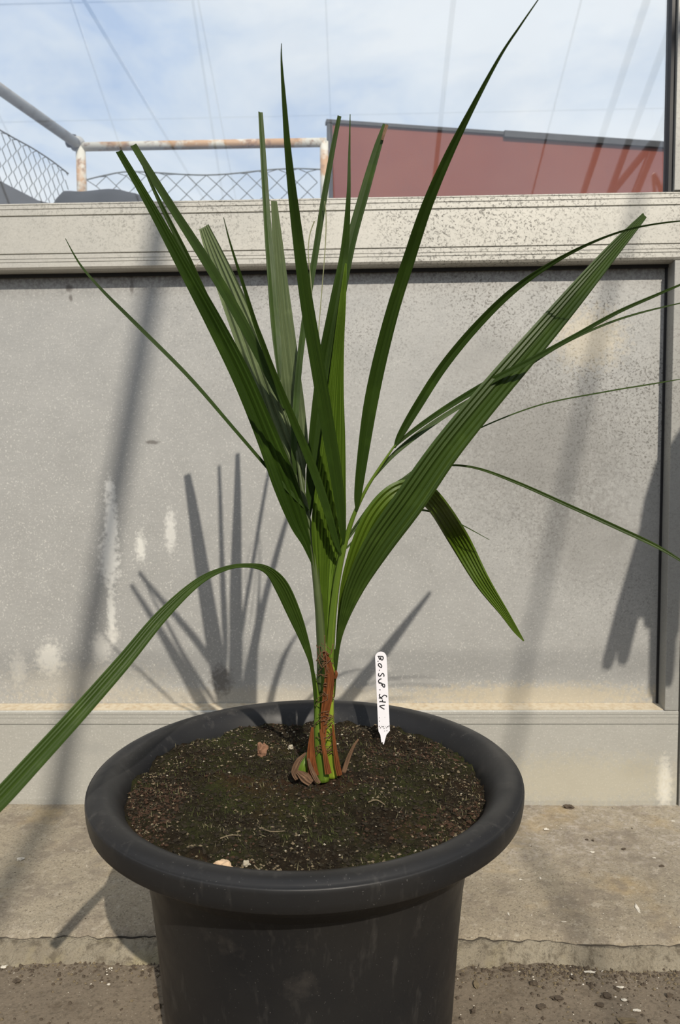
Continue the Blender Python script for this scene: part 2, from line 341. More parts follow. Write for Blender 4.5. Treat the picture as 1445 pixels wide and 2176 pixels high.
def leaf(name, pts, mat, parent=None, roll=0, m=3, fold=.35, pleat=0.0, n=None, thick=.0005, roll2=None):
    """pts: (px,py,Y,width px). A blade with thickness, V-fold and pleats; roll turns it about its own axis."""
    n = n or max(24, len(pts) * 8)
    S = crom([(*at(x, y, Y), max(wd, .8) * .5 * Y / FPX) for x, y, Y, wd in pts], n)
    top = []; bot = []; UV = []
    for i, s in enumerate(S):
        c = Vector(s[:3]); T = (Vector(S[min(i + 1, n - 1)][:3]) - Vector(S[max(i - 1, 0)][:3])).normalized()
        V = (c - CAM).normalized(); S0 = T.cross(V).normalized(); N0 = S0.cross(T).normalized()
        if N0.dot(V) > 0: N0 = -N0
        r = math.radians(roll if roll2 is None else roll + (roll2 - roll) * i / (n - 1))
        sd_ = S0 * math.cos(r) + N0 * math.sin(r); nn = N0 * math.cos(r) - S0 * math.sin(r)
        hw = max(s[3], .00035) / max(math.cos(r), .3)
        for j in range(-m, m + 1):
            u = j / m
            h = fold * abs(u) * hw + (pleat * hw / m * (1 if j % 2 else -1) if pleat else 0)
            th = min(thick, hw * .4) * (1.0 if abs(j) < m else .3)
            top.append(c + sd_ * u * hw + nn * (h + th)); bot.append(c + sd_ * u * hw + nn * (h - th)); UV.append((u * .5 + .5, i / n * 3))
    k = 2 * m + 1; F = []; o = len(top)
    for i in range(n - 1):
        for j in range(k - 1):
            a = i * k + j
            F.append((a, a + 1, a + k + 1, a + k)); F.append((o + a, o + a + k, o + a + k + 1, o + a + 1))
        F.append((i * k, (i + 1) * k, o + (i + 1) * k, o + i * k)); F.append((i * k + k - 1, o + i * k + k - 1, o + (i + 1) * k + k - 1, (i + 1) * k + k - 1))
    for j in range(k - 1):
        F.append((j, o + j, o + j + 1, j + 1)); a = (n - 1) * k + j; F.append((a, a + 1, o + a + 1, o + a))
    return obj(name, top + bot, F, mat, parent, uvs=UV + UV, smooth=False)
def rock(name, c, r, mat, parent=None, flat=.7, seed=0, sub=1, stretch=(1, 1)):
    bm = bmesh.new(); bmesh.ops.create_icosphere(bm, subdivisions=sub + 1, radius=1)
    for v in bm.verts:
        k = 1 + .9 * noise.noise(v.co * 1.7 + Vector((seed * 3.7, seed, 0)))
        v.co = Vector((v.co.x * k * r * stretch[0], v.co.y * k * r * stretch[1], v.co.z * k * r * flat)) + Vector(c)
    me = bpy.data.meshes.new(name); bm.to_mesh(me); bm.free(); me.materials.append(M[mat])
    o = bpy.data.objects.new(name, me); C.objects.link(o)
    if parent: child(o, parent)
    return o

# ================================================================== SETTING
KT = 0.025                                             # kerb top
# floor ---------------------------------------------------------------
def grid(name, x0, x1, y0, y1, nx, ny, zf, mat):
    V = [(x0 + (x1 - x0) * i / nx, y0 + (y1 - y0) * j / ny, zf(x0 + (x1 - x0) * i / nx, y0 + (y1 - y0) * j / ny)) for j in range(ny + 1) for i in range(nx + 1)]
    F = [(j * (nx + 1) + i, j * (nx + 1) + i + 1, (j + 1) * (nx + 1) + i + 1, (j + 1) * (nx + 1) + i) for j in range(ny) for i in range(nx)]
    return obj(name, V, F, mat)
def fz(x, y):
    return .0022 * noise.noise(Vector((x * 9, y * 9, 0))) + .0012 * noise.noise(Vector((x * 40, y * 40, 3))) - .002
fl = grid('floor', -1.6, 1.6, 0.2, 1.10, 260, 90, fz, 'floor'); struct(fl, 'dirty brown-grey concrete floor in front of the kerb')
fo = obj('floor_beyond', [(-6, -7, -.006), (6, -7, -.006), (6, 1.3, -.006), (-6, 1.3, -.006)], [(0, 1, 2, 3)], 'floor'); struct(fo, 'dirty concrete floor of the greenhouse around')
# kerb ----------------------------------------------------------------
def build_kerb():
    nx = 900; x0, x1 = -1.6, 1.6
    V = []; F = []; MI = []; cols = []
    for i in range(nx + 1):
        x = x0 + (x1 - x0) * i / nx
        yc = 1.058 + .014 * noise.noise(Vector((x * 4, 0, 0))) + .007 * noise.noise(Vector((x * 17, 5, 0))) + .0045 * noise.noise(Vector((x * 60, 9, 0))) + .002 * noise.noise(Vector((x * 150, 9, 0)))
        cw = max(0.00015, .0008 + .0036 * noise.noise(Vector((x * 13, 2, 8))) + .002 * noise.noise(Vector((x * 60, 2, 1))))
        foot = 1.022 + .016 * noise.noise(Vector((x * 6, 3, 3))) + .009 * noise.noise(Vector((x * 35, 3, 7)))
        def t(y): return KT + .0022 * noise.noise(Vector((x * 22, y * 22, 1))) + .0010 * noise.noise(Vector((x * 90, y * 90, 4))) - (.006 * max(0, 1 - (y - yc) / .05) ** 2)
        col = []
        for k in range(40):
            y = 1.56 + (yc + .003 - 1.56) * (k / 39) ** .8; col.append((x, y, t(y)))
        col.append((x, yc, t(yc) - .0015)); col.append((x, yc - cw * .3, t(yc) - .0015 - min(.009, cw * 6))); col.append((x, yc - cw, t(yc) - .0015 - min(.008, cw * 5))); col.append((x, yc - cw - .001, t(yc) - .002))
        for k in range(1, 8):
            u = k / 7; y = (yc - cw - .001) * (1 - u) + foot * u; z = (t(yc) - .003) * (1 - u ** 1.6) + (-.006) * u ** 1.6
            col.append((x, y + .003 * noise.noise(Vector((x * 50, u * 3, 2))), z + .002 * noise.noise(Vector((x * 60, u * 4, 6)))))
        V += col; cols.append(len(col))
    k = cols[0]
    for i in range(nx):
        for j in range(k - 1):
            F.append((i * k + j, i * k + j + 1, (i + 1) * k + j + 1, (i + 1) * k + j)); MI.append(0 if j < 40 else (1 if j < 42 else 2))
    o = obj('kerb', V, F, ['kerb', 'crack', 'kerb_face'])
    for p, mi in zip(o.data.polygons, MI): p.material_index = mi
    struct(o, 'low cracked tan concrete kerb along the foot of the wall')
build_kerb()

# wall profiles -------------------------------------------------------
def zpx(y, Y, x=722): return at(x, y, Y).z
zb_top = zpx(1511, YR); z_rail0 = zpx(562, YR); z_rail1 = zpx(417, YR)
xj = at(1424, 1000, YR).x                              # inner edge of the right-hand jamb
XL = -1.42
def groove(z, d=.0022, wd=.0011): return [(YR, z + wd), (YR + d, z + wd * .6), (YR + d, z - wd * .6), (YR, z - wd)]
def rail_prof():
    p = [(YR + .055, z_rail0 - .002), (YR + .055, z_rail1), (YR + .014, z_rail1), (YR + .003, z_rail1 - .002)]
    p += [(YR, z_rail1 - .004)]
    for y, d, wd in [(424, .001, .0007), (433, .0014, .0008), (447.5, .003, .0014), (529, .003, .0012), (540, .001, .0006), (547, .0014, .0007)]: p += groove(zpx(y, YR), d, wd)
    p += [(YR, z_rail0 + .004), (YR + .003, z_rail0), (YR + .014, z_rail0 - .002)]
    return p
def base_prof():
    p = [(YR + .050, KT - .004), (YR + .050, zb_top + .004), (YP - .002, zb_top + .003), (YR + .004, zb_top), (YR, zb_top - .002)]
    for y, d, wd in [(1519, .0012, .0007), (1526, .001, .0006), (1539.5, .0028, .0011)]: p += groove(zpx(y, YR), d, wd)
    p += [(YR, KT + .010), (YR + .001, KT - .004)]
    return p
XE = xj + .027                                          # end of rail and base on the right
PW = .058                                               # post width
bays = [(XL, xj, XE), (XE + .004 + PW + .004 + .027, XE + 2.1, XE + 2.127), (XL - .095 - 2.0, XL - .095, XL - .068)]
for i, (x0, x1, xe) in enumerate(bays):
    struct(box('wall_panel', x0 - .03, x1 + .03, YP, YP + .004, zb_top - .01, z_rail0 + .01, 'panel'), ['speckled grey aluminium wall panel behind the pot', 'grey aluminium wall panel of the next bay', 'grey aluminium wall panel of the bay before'][i]).name = ['wall_back', 'wall_right', 'wall_left'][i]
    struct(extrude_x('trim_%d' % (i * 4 + 1), rail_prof(), x0 - .027, xe, 'rail'), 'grooved aluminium cross rail under the window')
    bb = extrude_x(['baseboard_back', 'baseboard_right', 'baseboard_left'][i], base_prof(), x0 - .027, xe, 'base'); struct(bb, 'grooved aluminium base plate standing on the kerb')
    lg = extrude_x('dirt_ledge', [(YR + .005, zb_top), (YR + .005, zb_top + .0008), (YP - .001, zb_top + .0046), (YP, zb_top + .002)], x0, x1, 'ledge', bb); tag(lg, 'rusty brown dirt lying on the ledge')
    for s, (a, c_) in enumerate(((x1, xe), (x0 - .027, x0))):
        struct(box('trim_%d' % (i * 4 + 2 + s), a, c_, YR, YR + .05, zb_top + .0005, z_rail0 - .002, 'jamb', bev=.0012), 'narrow aluminium jamb beside the wall panel')
    wp = bpy.data.objects[['wall_back', 'wall_right', 'wall_left'][i]]
    box('dark_gap_strip', x0, x1, YP - .008, YP + .001, z_rail0 - .008, z_rail0 - .001, 'gasket', wp)  # black strip standing in for the shaded gap under the rail
    box('dark_gap_strip', x1 - .004, x1 + .001, YP - .004, YP + .001, zb_top + .004, z_rail0 - .004, 'gasket', wp)
    # window above
    win = struct(box('window_%d' % (i + 1), x0 + .002, x1 - .008, YR + .020, YR + .024, z_rail1 - .006, 2.48, 'glass'), 'large dirty window pane above the aluminium rail')
    fr = []
    for s, (a, c_) in enumerate(((x1 - .004, xe), (x0 - .027, x0 + .002))):
        box('window_frame', a, c_, YR, YR + .05, z_rail1, 2.5, 'jamb', win, .001)
        g0, g1 = ((x1 - .012, x1 - .003) if s == 0 else (x0 + .001, x0 + .010))
        box('gasket', g0, g1, YR + .008, YR + .034, z_rail1 + .0002, 2.48, 'gasket', win)
    box('window_frame', x0 - .027, xe, YR, YR + .05, 2.48, 2.54, 'rail', win, .001)
struct(box('trim_20', XE + .0045, XE + .0035 + PW, YR - .001, YR + .06, KT - .003, 2.6, 'jamb', bev=.002), 'aluminium post at the right end of the wall panel')
struct(box('trim_21', XL - .027 - .004 - PW + .02, XL - .027 - .003, YR - .001, YR + .06, KT - .003, 2.6, 'jamb', bev=.002), 'aluminium post at the left end of the wall panel')

# greenhouse roof (behind and above the camera; it shades and mirrors in the pane)
EY, RZ = 1.50, 4.4
roof = empty('greenhouse_roof', (0, EY, 2.55), 'steel rafters and purlins of the glasshouse roof overhead', 'roof')
ridgeY = -1.75
box('eave_beam', -4.5, 4.5, EY - .02, EY + .06, 2.54, 2.62, 'steel', roof)
for k in range(-4, 6):
    x = .69 + .9 * k
    tube('rafter', [(x, EY, 2.58, .022), (x, ridgeY, RZ, .022)], 'steel', roof, 4)
    tube('rafter', [(x, ridgeY, RZ, .024 if k == 0 else .009), (x, 2 * ridgeY - EY, 2.58, .024 if k == 0 else .009)], 'steel', roof, 4)
    if k % 2 == 0 and (x > 1.9 or x < -.5):
        tube('tie_rod', [(x, EY, 2.60, .009), (x, 2 * ridgeY - EY, 2.60, .009)], 'steel', roof, 6)
        tube('strut', [(x, ridgeY, RZ, .010), (x, 2 * ridgeY - .2, 2.6, .010)], 'steel', roof, 6)
for j in range(0, 5):
    u = j / 4
    for sgn in (0, 1):
        y = EY + (ridgeY - EY) * u; y = y if not sgn else 2 * ridgeY - y
        if u == 1 and sgn: continue
        tube('purlin', [(-4.5, y, 2.6 + (RZ - 2.58) * u, .005), (4.5, y, 2.6 + (RZ - 2.58) * u, .005)], 'steel', roof, 4)
def slope(u): return ridgeY - (EY - ridgeY) * u, RZ - (RZ - 2.58) * u
for q in range(10):
    x = 2.05 + .24 * q
    tube('glazing_bar', [(x, *slope(0), .03), (x, *slope(1), .03)], 'steel', roof, 4)
for x0_, x1_ in ((2.0, 3.2), (3.2, 4.4)):
    tube('wind_brace', [(x0_, *slope(.05), .03), (x1_, *slope(.95), .03)], 'steel', roof, 4)
    tube('wind_brace', [(x1_, *slope(.05), .03), (x0_, *slope(.95), .03)], 'steel', roof, 4)
    tube('wind_brace', [(x0_, *slope(.95), .02), (x0_, slope(.3)[0], 2.0, .02)], 'steel', roof, 4)
struct(box('wall_front', -4.6, 4.6, 2 * ridgeY - EY - .08, 2 * ridgeY - EY - .04, -.006, 2.5, 'jamb'), 'unseen dull aluminium wall added on the far side of the glasshouse')  # unseen solid walls, added to cut the sky fill indoors
for i_, x in enumerate((-4.6, 4.6)): struct(box('wall_side_%d' % (i_ + 1), x - .02, x + .02, 2 * ridgeY - EY - .04, EY, -.006, 2.5, 'jamb'), 'unseen dull aluminium gable wall added to the glasshouse')
for x in (-4.35, 4.4):
    for y in (EY + .02, 2 * ridgeY - EY): box('roof_post', x - .04, x + .04, y - .04, y + .04, -.006, 2.62, 'steel', roof)

# ------------------------------------------------------------------ outside
gr = obj('ground_outside', [(-12, 1.6, -.01), (12, 1.6, -.01), (12, 40, -.01), (-12, 40, -.01)], [(0, 1, 2, 3)], 'bank'); struct(gr, 'bare ground outside the glasshouse')
YF = 4.0
cor = at(167, 308, YF); far = at(0, 195, 3.40); dirl = (far - cor); dirl.z = 0; dirl.normalize()
zt = cor.z; bankz = at(400, 470, YF).z - .06
# bank the railing stands on
endL = cor + dirl * 2.2
bk = [(-9, endL.y), (endL.x + .06, endL.y), (cor.x + .10, cor.y - .10), (at(697, 300, YF).x - .01, YF - .10), (at(697, 300, YF).x - .01, 7.0), (-9, 7.0)]
V = [(x, y, -.01) for x, y in bk] + [(x, y, bankz) for x, y in bk]; n = len(bk)
struct(obj('bank', V, [tuple(range(n))[::-1], tuple(range(n, 2 * n))] + [(i, (i + 1) % n, n + (i + 1) % n, n + i) for i in range(n)], 'bank', smooth=False), 'raised concrete bank that carries the railing')
rl = empty('pipe_railing', (cor.x, cor.y, bankz), 'rusty white painted pipe railing outside the window', 'railing')
pr = .0225
e2 = at(694, 316, YF)
tube('top_rail', [(cor.x + .01, cor.y, zt - .01, pr), (e2.x, e2.y, zt - .012, pr)], 'pipe', rl, 14)
tube('post', [(cor.x + .008, cor.y + .004, bankz, pr * 1.15), (cor.x + .01, cor.y, zt - .008, pr * 1.1)], 'pipe', rl, 14)
tube('post', [(e2.x - .012, YF, bankz, pr), (e2.x - .012, YF, zt - .01, pr)], 'pipe', rl, 14)
tube('elbow', [(cor.x - .035, cor.y + .005, zt + .004, pr * 1.3), (cor.x - .004, cor.y, zt + .004, pr * 1.8), (cor.x + .02, cor.y, zt - .008, pr * 1.2)], 'pipe_grey', rl, 14)
tube('clamp', [(cor.x - .05, cor.y - .012, zt + .018, pr * 1.5), (cor.x - .012, cor.y - .016, zt + .012, pr * 1.5)], 'flash', rl, 14)
tube('side_rail', [(*(cor + dirl * .01), pr * 1.15), (*(cor + dirl * 1.9), pr * 1.15)], 'pipe_grey', rl, 14)
tube('post', [(*(cor + dirl * 1.9).xy, bankz, pr), (*(cor + dirl * 1.9), pr)], 'pipe_grey', rl, 14)
fn = empty('chain_link_fence', (cor.x, cor.y, bankz), 'sagging grey chain-link mesh under the pipe railing', 'fence')
def chain(P0, P1, ztop, cell, sag):
    d = (P1 - P0); L = math.hypot(d.x, d.y); d.z = 0; d.normalize(); nrm = Vector((d.y, -d.x, 0))
    def top(s): return ztop(s / L)
    V = []; F = []
    def wire(a, c_, r=.0022):
        T = (c_ - a).normalized(); A = nrm; B = T.cross(A); o = len(V)
        for p in (a, c_):
            for q in range(4): V.append(p + (A * math.cos(q * math.pi / 2) + B * math.sin(q * math.pi / 2)) * r)
        for q in range(4): F.append((o + q, o + (q + 1) % 4, o + 4 + (q + 1) % 4, o + 4 + q))
    k = -12; h = cell * .95
    while k * cell < L + 12 * cell:
        for sg in (1, -1):
            # a diagonal strand from the bank up to the top wire, a link at a time with a slight twist
            s = k * cell; z = bankz
            while z < bankz + 1.0:
                s2 = s + sg * cell / 2; z2 = z + h / 2
                if 0 <= min(s, s2) and max(s, s2) <= L and z < top(s):
                    off = .004 * sg
                    wire(P0 + d * s + Vector((0, 0, z - P0.z)) + nrm * off, P0 + d * s2 + Vector((0, 0, min(z2, top(s2)) - P0.z)) + nrm * -off)
                s, z = s2, z2
        k += 1
    o = obj('wire_mesh', V, F, 'fence_wire', fn); o['kind'] = 'stuff'
    tw = [(*(P0 + d * (L * q / 12) + Vector((0, 0, top(L * q / 12) - P0.z))), .0036) for q in range(13)]
    tube('top_wire', tw, 'fence_wire', fn, 6)
ztw = at(400, 366, YF).z
chain(Vector((cor.x + .03, YF + .01, 0)), Vector((e2.x - .03, YF + .01, 0)), lambda u: ztw - .025 * (1 - min(u / .15, 1)) + .012 * math.sin(u * 9), .105, .02)
fp = cor + dirl * .05; fq = cor + dirl * 1.85
chain(Vector((fp.x - .03, fp.y, 0)), Vector((fq.x - .03, fq.y, 0)), lambda u: at(0, 248, 3.38).z - .03 * (1 - u) * 1.2 + .01 * math.sin(u * 14), .075, .02)
def mound(px0, px1, pyt, Y, seed, lab):
    a = at(px0, pyt, Y); c_ = at(px1, pyt, Y); L = c_.x - a.x; ht = a.z - bankz
    V = []; F = []; nu, nv = 24, 10
    for i in range(nu + 1):
        u = i / nu; env = (min(1, u / .12, (1 - u) / .5)) ** .6 if 0 < u < 1 else .02
        for j in range(nv + 1):
            th = math.pi * j / nv
            k = 1 + .12 * noise.noise(Vector((u * 6, th * 2, seed)))
            V.append((a.x + L * u, Y - .08 * math.cos(th) * env * k, bankz - .004 + ht * 1.02 * math.sin(th) * env * k))
    for i in range(nu):
        for j in range(nv): F.append((i * (nv + 1) + j, i * (nv + 1) + j + 1, (i + 1) * (nv + 1) + j + 1, (i + 1) * (nv + 1) + j))
    F.append(tuple(range(nv + 1))); F.append(tuple(nu * (nv + 1) + j for j in range(nv + 1))[::-1])
    return tag(obj('edging_stone', V, F, 'mound'), lab, 'stone')
mound(95, 420, 407, YF - .13, 1.0, 'long dark grey edging stone before the rusty railing post')
mound(-230, 155, 399, 3.72, 4.0, 'dark rounded edging stone under the sloping side mesh')
# red building ---------------------------------------------------------
A = at(697, 256, YF); B_ = at(1424, 321, YF * 721 / 658.); 
dr = (B_ - A); dr.z = 0; dr.normalize(); far2 = A + dr * 5; zr = A.z
bld = empty('red_building', (A.x, A.y, -.01), 'red-brown flat-sided building with dark roof edge outside the window', 'building')
back = Vector((.35, .94, 0)) * 3
P = [A, far2, far2 + back, A + back]
V = [(p.x, p.y, -.01) for p in P] + [(p.x, p.y, zr - .012) for p in P]
obj('wall', V, [(0, 1, 5, 4), (1, 2, 6, 5), (2, 3, 7, 6), (3, 0, 4, 7), (4, 5, 6, 7)], 'red', bld, False)
nb = Vector((dr.y, -dr.x, 0))
def slab(name, p0, p1, z0, z1, o0, o1, mat):
    q = [p0 + nb * o1, p1 + nb * o1, p1 - nb * o0, p0 - nb * o0]
    V = [(p.x, p.y, z0) for p in q] + [(p.x, p.y, z1) for p in q]
    return obj(name, V, [(3, 2, 1, 0), (4, 5, 6, 7), (0, 1, 5, 4), (1, 2, 6, 5), (2, 3, 7, 6), (3, 0, 4, 7)], mat, bld, False)
slab('roof_flashing', A - dr * .01, A + dr * .95, zr - .014, zr + .002, .03, .012, 'flash')
slab('roof_flashing', A + dr * .95, far2, zr - .028, zr + .004, .03, .02, 'flash')
slab('corner_strip', A - dr * .004, A + dr * .022, -.01, zr - .014, .02, .008, 'flash')

# ================================================================== POT
PC = Vector((-.064, .867, 0)); RZm = .356
def lathe(name, prof, mat, parent, seg=128):
    V = []; F = []; k = len(prof)
    for i in range(seg):
        a = 2 * math.pi * i / seg
        for r, z in prof: V.append((PC.x + r * math.cos(a), PC.y + r * math.sin(a), z))
    for i in range(seg):
        i2 = (i + 1) % seg
        for j in range(k): F.append((i * k + j, i2 * k + j, i2 * k + (j + 1) % k, i * k + (j + 1) % k))
    return obj(name, V, F, mat, parent)
pot = empty('plant_pot', (PC.x, PC.y, 0), 'large round black plastic plant pot with wide rolled rim', 'pot')
z = RZm
rimp = [(.2000, z - .060), (.2035, z - .036), (.2070, z - .022), (.2125, z - .010), (.2195, z - .001), (.2270, z + .0045), (.2350, z + .0065), (.2420, z + .0050), (.2470, z + .0025),
        (.2484, z + .0006), (.2490, z + .0008), (.2500, z - .0006), (.2505, z - .004), (.2500, z - .014), (.2485, z - .0225), (.2470, z - .0240), (.2455, z - .0225), (.2440, z - .012), (.2300, z - .006), (.2160, z - .016), (.2080, z - .045), (.2040, z - .060)]
lathe('rim', rimp, 'pot', pot)
bodp = [(.2060, z - .030), (.2010, z - .048), (.1950, z - .066), (.1885, z - .090), (.1830, z - .125), (.1780, z - .18), (.1700, .06), (.1660, .012), (.1640, .003), (.155, .0), (.02, .0), (.02, .004), (.160, .004), (.166, .06), (.174, z - .18), (.184, z - .09), (.1990, z - .044), (.2030, z - .030)]
lathe('body', bodp, 'pot', pot)

# soil ----------------------------------------------------------------
def soilz(x, y):
    dx, dy = x - PC.x, y - PC.y; r = math.hypot(dx, dy)
    h = z - .019 + .012 * max(0, 1 - (r / .2) ** 2)
    h += .0085 * noise.noise(Vector((x * 14, y * 14, 2))) + .0065 * noise.noise(Vector((x * 38, y * 38, 5))) + .0042 * noise.noise(Vector((x * 110, y * 110, 7))) + .0015 * noise.noise(Vector((x * 260, y * 260, 7)))
    h += .007 * math.exp(-((x - at(830, 1560, .99).x) ** 2 + (y - 1.03) ** 2) / .0012) + .007 * math.exp(-((x - PC.x + .17) ** 2 + (y - .95) ** 2) / .0016)
    h -= .012 * math.exp(-((x - (PC.x - .03)) ** 2 / .006 + (y - .775) ** 2 / .0012))
    return h
def build_soil():
    nr, na = 110, 240; V = [(PC.x, PC.y, soilz(PC.x, PC.y))]; F = []
    for i in range(1, nr + 1):
        r = .2125 * i / nr
        for j in range(na):
            a = 2 * math.pi * j / na; x = PC.x + r * math.cos(a); y = PC.y + r * math.sin(a)
            V.append((x, y, soilz(x, y) - (.02 if i == nr else 0)))
    for j in range(na): F.append((0, 1 + j, 1 + (j + 1) % na))
    for i in range(nr - 1):
        for j in range(na):
            a = 1 + i * na + j; c_ = 1 + i * na + (j + 1) % na; F.append((a, a + na, c_ + na, c_))
    o = obj('soil', V, F, 'soil'); tag(o, 'dark mossy potting soil filling the black pot', 'soil', kind='stuff'); return o
soil = build_soil()
def scatter(name, count, mat, smin, smax, dens, label, spike=False, flat=.8):
    V = []; F = []
    for _ in range(count):
        for _t in range(30):
            a = U_(0, 2 * math.pi); r = .2065 * math.sqrt(R_()); x = PC.x + r * math.cos(a); y = PC.y + r * math.sin(a)
            if R_() < dens(x, y, r): break
        s = smin + (smax - smin) * R_() ** 3; zz = soilz(x, y); o = len(V)
        if spike:
            L = s * U_(1.2, 3); an = U_(0, 6.28); ti = U_(.2, 1.3); d = Vector((math.cos(an) * math.sin(ti), math.sin(an) * math.sin(ti), math.cos(ti))) * L; sd_ = Vector((-math.sin(an), math.cos(an), 0)) * s * .16
            c_ = Vector((x, y, zz - .0005)); V += [c_ - sd_, c_ + sd_, c_ + d * .6 + sd_ * .7 + Vector((0, 0, -L * .05)), c_ + d, c_ + d * .6 - sd_ * .7]
            F += [(o, o + 1, o + 2, o + 4), (o + 4, o + 2, o + 3)]
        else:
            ax = [Vector((U_(.7, 1.3) * s, U_(-.3, .3) * s, 0)), Vector((U_(-.3, .3) * s, U_(.7, 1.3) * s, 0)), Vector((U_(-.2, .2) * s, U_(-.2, .2) * s, U_(.6, 1.1) * s * flat))]
            c_ = Vector((x, y, zz + s * .25))
            V += [c_ + ax[0], c_ + ax[1], c_ - ax[0], c_ - ax[1], c_ + ax[2], c_ - ax[2]]
            F += [(o, o + 1, o + 4), (o + 1, o + 2, o + 4), (o + 2, o + 3, o + 4), (o + 3, o, o + 4), (o + 1, o, o + 5), (o + 2, o + 1, o + 5), (o + 3, o + 2, o + 5), (o, o + 3, o + 5)]
    q = obj(name, V, F, mat, soil, smooth=False); q['kind'] = 'stuff'; q['label'] = label; return q
def n01(x, y, s, k): return .5 + noise.noise(Vector((x * s, y * s, k)))
scatter('soil_crumbs', 9000, 'crumb_dark', .0006, .0030, lambda x, y, r: 1, 'dark soil crumbs')
scatter('red_crumbs', 3200, 'crumb_red', .0006, .0028, lambda x, y, r: max(0, n01(x, y, 11, 4) - .35) * (1.0 if x > .0 else .35) + (1.2 if (x < -.20 and y < .86) else 0), 'reddish peat crumbs')
scatter('tan_crumbs', 2600, 'crumb_tan', .0005, .0022, lambda x, y, r: max(.08, n01(x, y, 16, 9) - .3) * (1 + 2 * (r > .17)), 'tan soil crumbs')
scatter('pale_grains', 260, 'grain', .0005, .0021, lambda x, y, r: .6, 'pale mineral grains')
scatter('moss', 9000, 'moss', .0008, .0030, lambda x, y, r: max(.05, n01(x, y, 12, 2) - .15), 'short green moss', True)
scatter('dry_moss', 3600, 'moss_dry', .0007, .0030, lambda x, y, r: max(.04, n01(x, y, 14, 6) - .3), 'dry straw-coloured moss', True)
def onsoil(px, py):
    zz = z - .015
    for _ in range(4): p = atz(px, py, zz); zz = soilz(p.x, p.y)
    return p
for px, py, r, m_, lab, st in [(557, 1604, .0065, 'bark', 'upright reddish-brown bark chip standing on the soil', 1.7), (470, 1848, .0075, 'clump', 'pale tan crumbly clump on soil at the front rim', .7), (524, 1838, .0035, 'grain', 'small white grain on soil near the front rim', .8),
                           (618, 1590, .0035, 'grain', 'cream pebble on soil beside the palm base', .8), (1040, 1610, .0028, 'grain', None, .8)]:
    if lab is None: continue
    p = onsoil(px, py); o = rock('bark_chip' if m_ == 'bark' else 'soil_clump' if m_ == 'clump' else 'pebble', (p.x, p.y, p.z + r * .35 * st), r, m_, flat=st, seed=px * .01, sub=2, stretch=(.9, .6) if m_ == 'bark' else (1.3, .9) if m_ == 'clump' else (1, .8))
    tag(o, lab, 'bark' if m_ == 'bark' else 'clump' if m_ == 'clump' else 'pebble')
for i, (q, lab) in enumerate([([(548, 1760), (575, 1770), (605, 1769)], 'thin pale root thread curved on the dark soil'), ([(468, 1785), (490, 1778), (512, 1779)], 'short tan straw piece lying on dark soil'), ([(782, 1708), (800, 1703), (818, 1713)], 'curled pale straw thread on soil beside pebbles'), ([(540, 1842), (552, 1855), (563, 1868)], 'thin straight twig on the soil at the front rim')]):
    o = tube('straw_piece', [(*(onsoil(*c_) + Vector((0, 0, .0016))), .0007) for c_ in q], 'crumb_tan', None, 6); tag(o, lab, 'straw')

# ================================================================== LABEL
LY = .985
def on_label(cx, cy):       # traced in a close-up whose unit is 1/9.064 px
    return at(740 + cx / 9.064, 1360 + cy / 9.064, LY - .004 * (cy - 1000) / 1000)
lab = empty('plant_label', on_label(660, 1880), 'white plastic plant label with black handwriting stuck in the soil', 'label')
outl = [(518 + 60 * ((cy - 330) / 1370), cy) for cy in (1700, 1200, 800, 330)]
arc = [(628 - 110 * math.cos(a * math.pi / 10), 330 - 104 * math.sin(a * math.pi / 10)) for a in range(1, 10)]
right = [(740 + 60 * ((cy - 330) / 1370), cy) for cy in (330, 800, 1200, 1700)]
foot = [(803, 1745), (735, 1830), (676, 2050), (648, 2050), (620, 1830), (584, 1760)]
ol = outl + arc + right + foot
fr = [on_label(*p) for p in ol]; bkv = [p + Vector((0, .0011, 0)) for p in fr]; n = len(ol)
obj('stake', fr + bkv, [tuple(range(n)), tuple(range(n, 2 * n))[::-1]] + [(i, n + i, n + (i + 1) % n, (i + 1) % n) for i in range(n)], 'label', lab, False)
strokes = [[(566, 314), (620, 314), (672, 320)], [(668, 320), (674, 352), (652, 388), (632, 368), (620, 330)], [(622, 345), (612, 376), (594, 352), (588, 320)], [(566, 402), (582, 414)],
           [(578, 470), (598, 450), (628, 468), (646, 500), (636, 530), (610, 516), (584, 492), (578, 470)], [(594, 576), (608, 586)],
           [(592, 640), (582, 664), (590, 690), (615, 695), (640, 665), (656, 645), (676, 650), (689, 676), (684, 706)],
           [(642, 745), (602, 760), (584, 785), (592, 815), (625, 826), (662, 846)], [(584, 822), (622, 836)], [(628, 868), (668, 858)], [(655, 848), (690, 850), (704, 880), (694, 908), (668, 894), (656, 860)], [(603, 950), (620, 966)],
           [(614, 1040), (598, 1062), (612, 1096), (640, 1104), (668, 1080), (692, 1062), (734, 1074), (741, 1102)], [(588, 1116), (630, 1118), (658, 1134)], [(606, 1180), (660, 1190), (724, 1196)], [(660, 1148), (656, 1190)], [(606, 1180), (612, 1200)],
           [(706, 1254), (650, 1262), (606, 1274), (650, 1306), (698, 1334)]]
V = []; F = []
for s in strokes:
    S = crom(s, len(s) * 5); hw = 10
    o = len(V); L = len(S)
    for i, (x, y) in enumerate(S):
        a, c_ = S[max(i - 1, 0)], S[min(i + 1, L - 1)]; dx, dy = c_[0] - a[0], c_[1] - a[1]; l = math.hypot(dx, dy) or 1
        for sg in (-1, 1):
            p = on_label(x - sg * dy / l * hw, y + sg * dx / l * hw); V.append(p - Vector((0, .0002, 0)))
    for i in range(L - 1): F.append((o + 2 * i, o + 2 * i + 1, o + 2 * i + 3, o + 2 * i + 2))
    V2 = len(V)
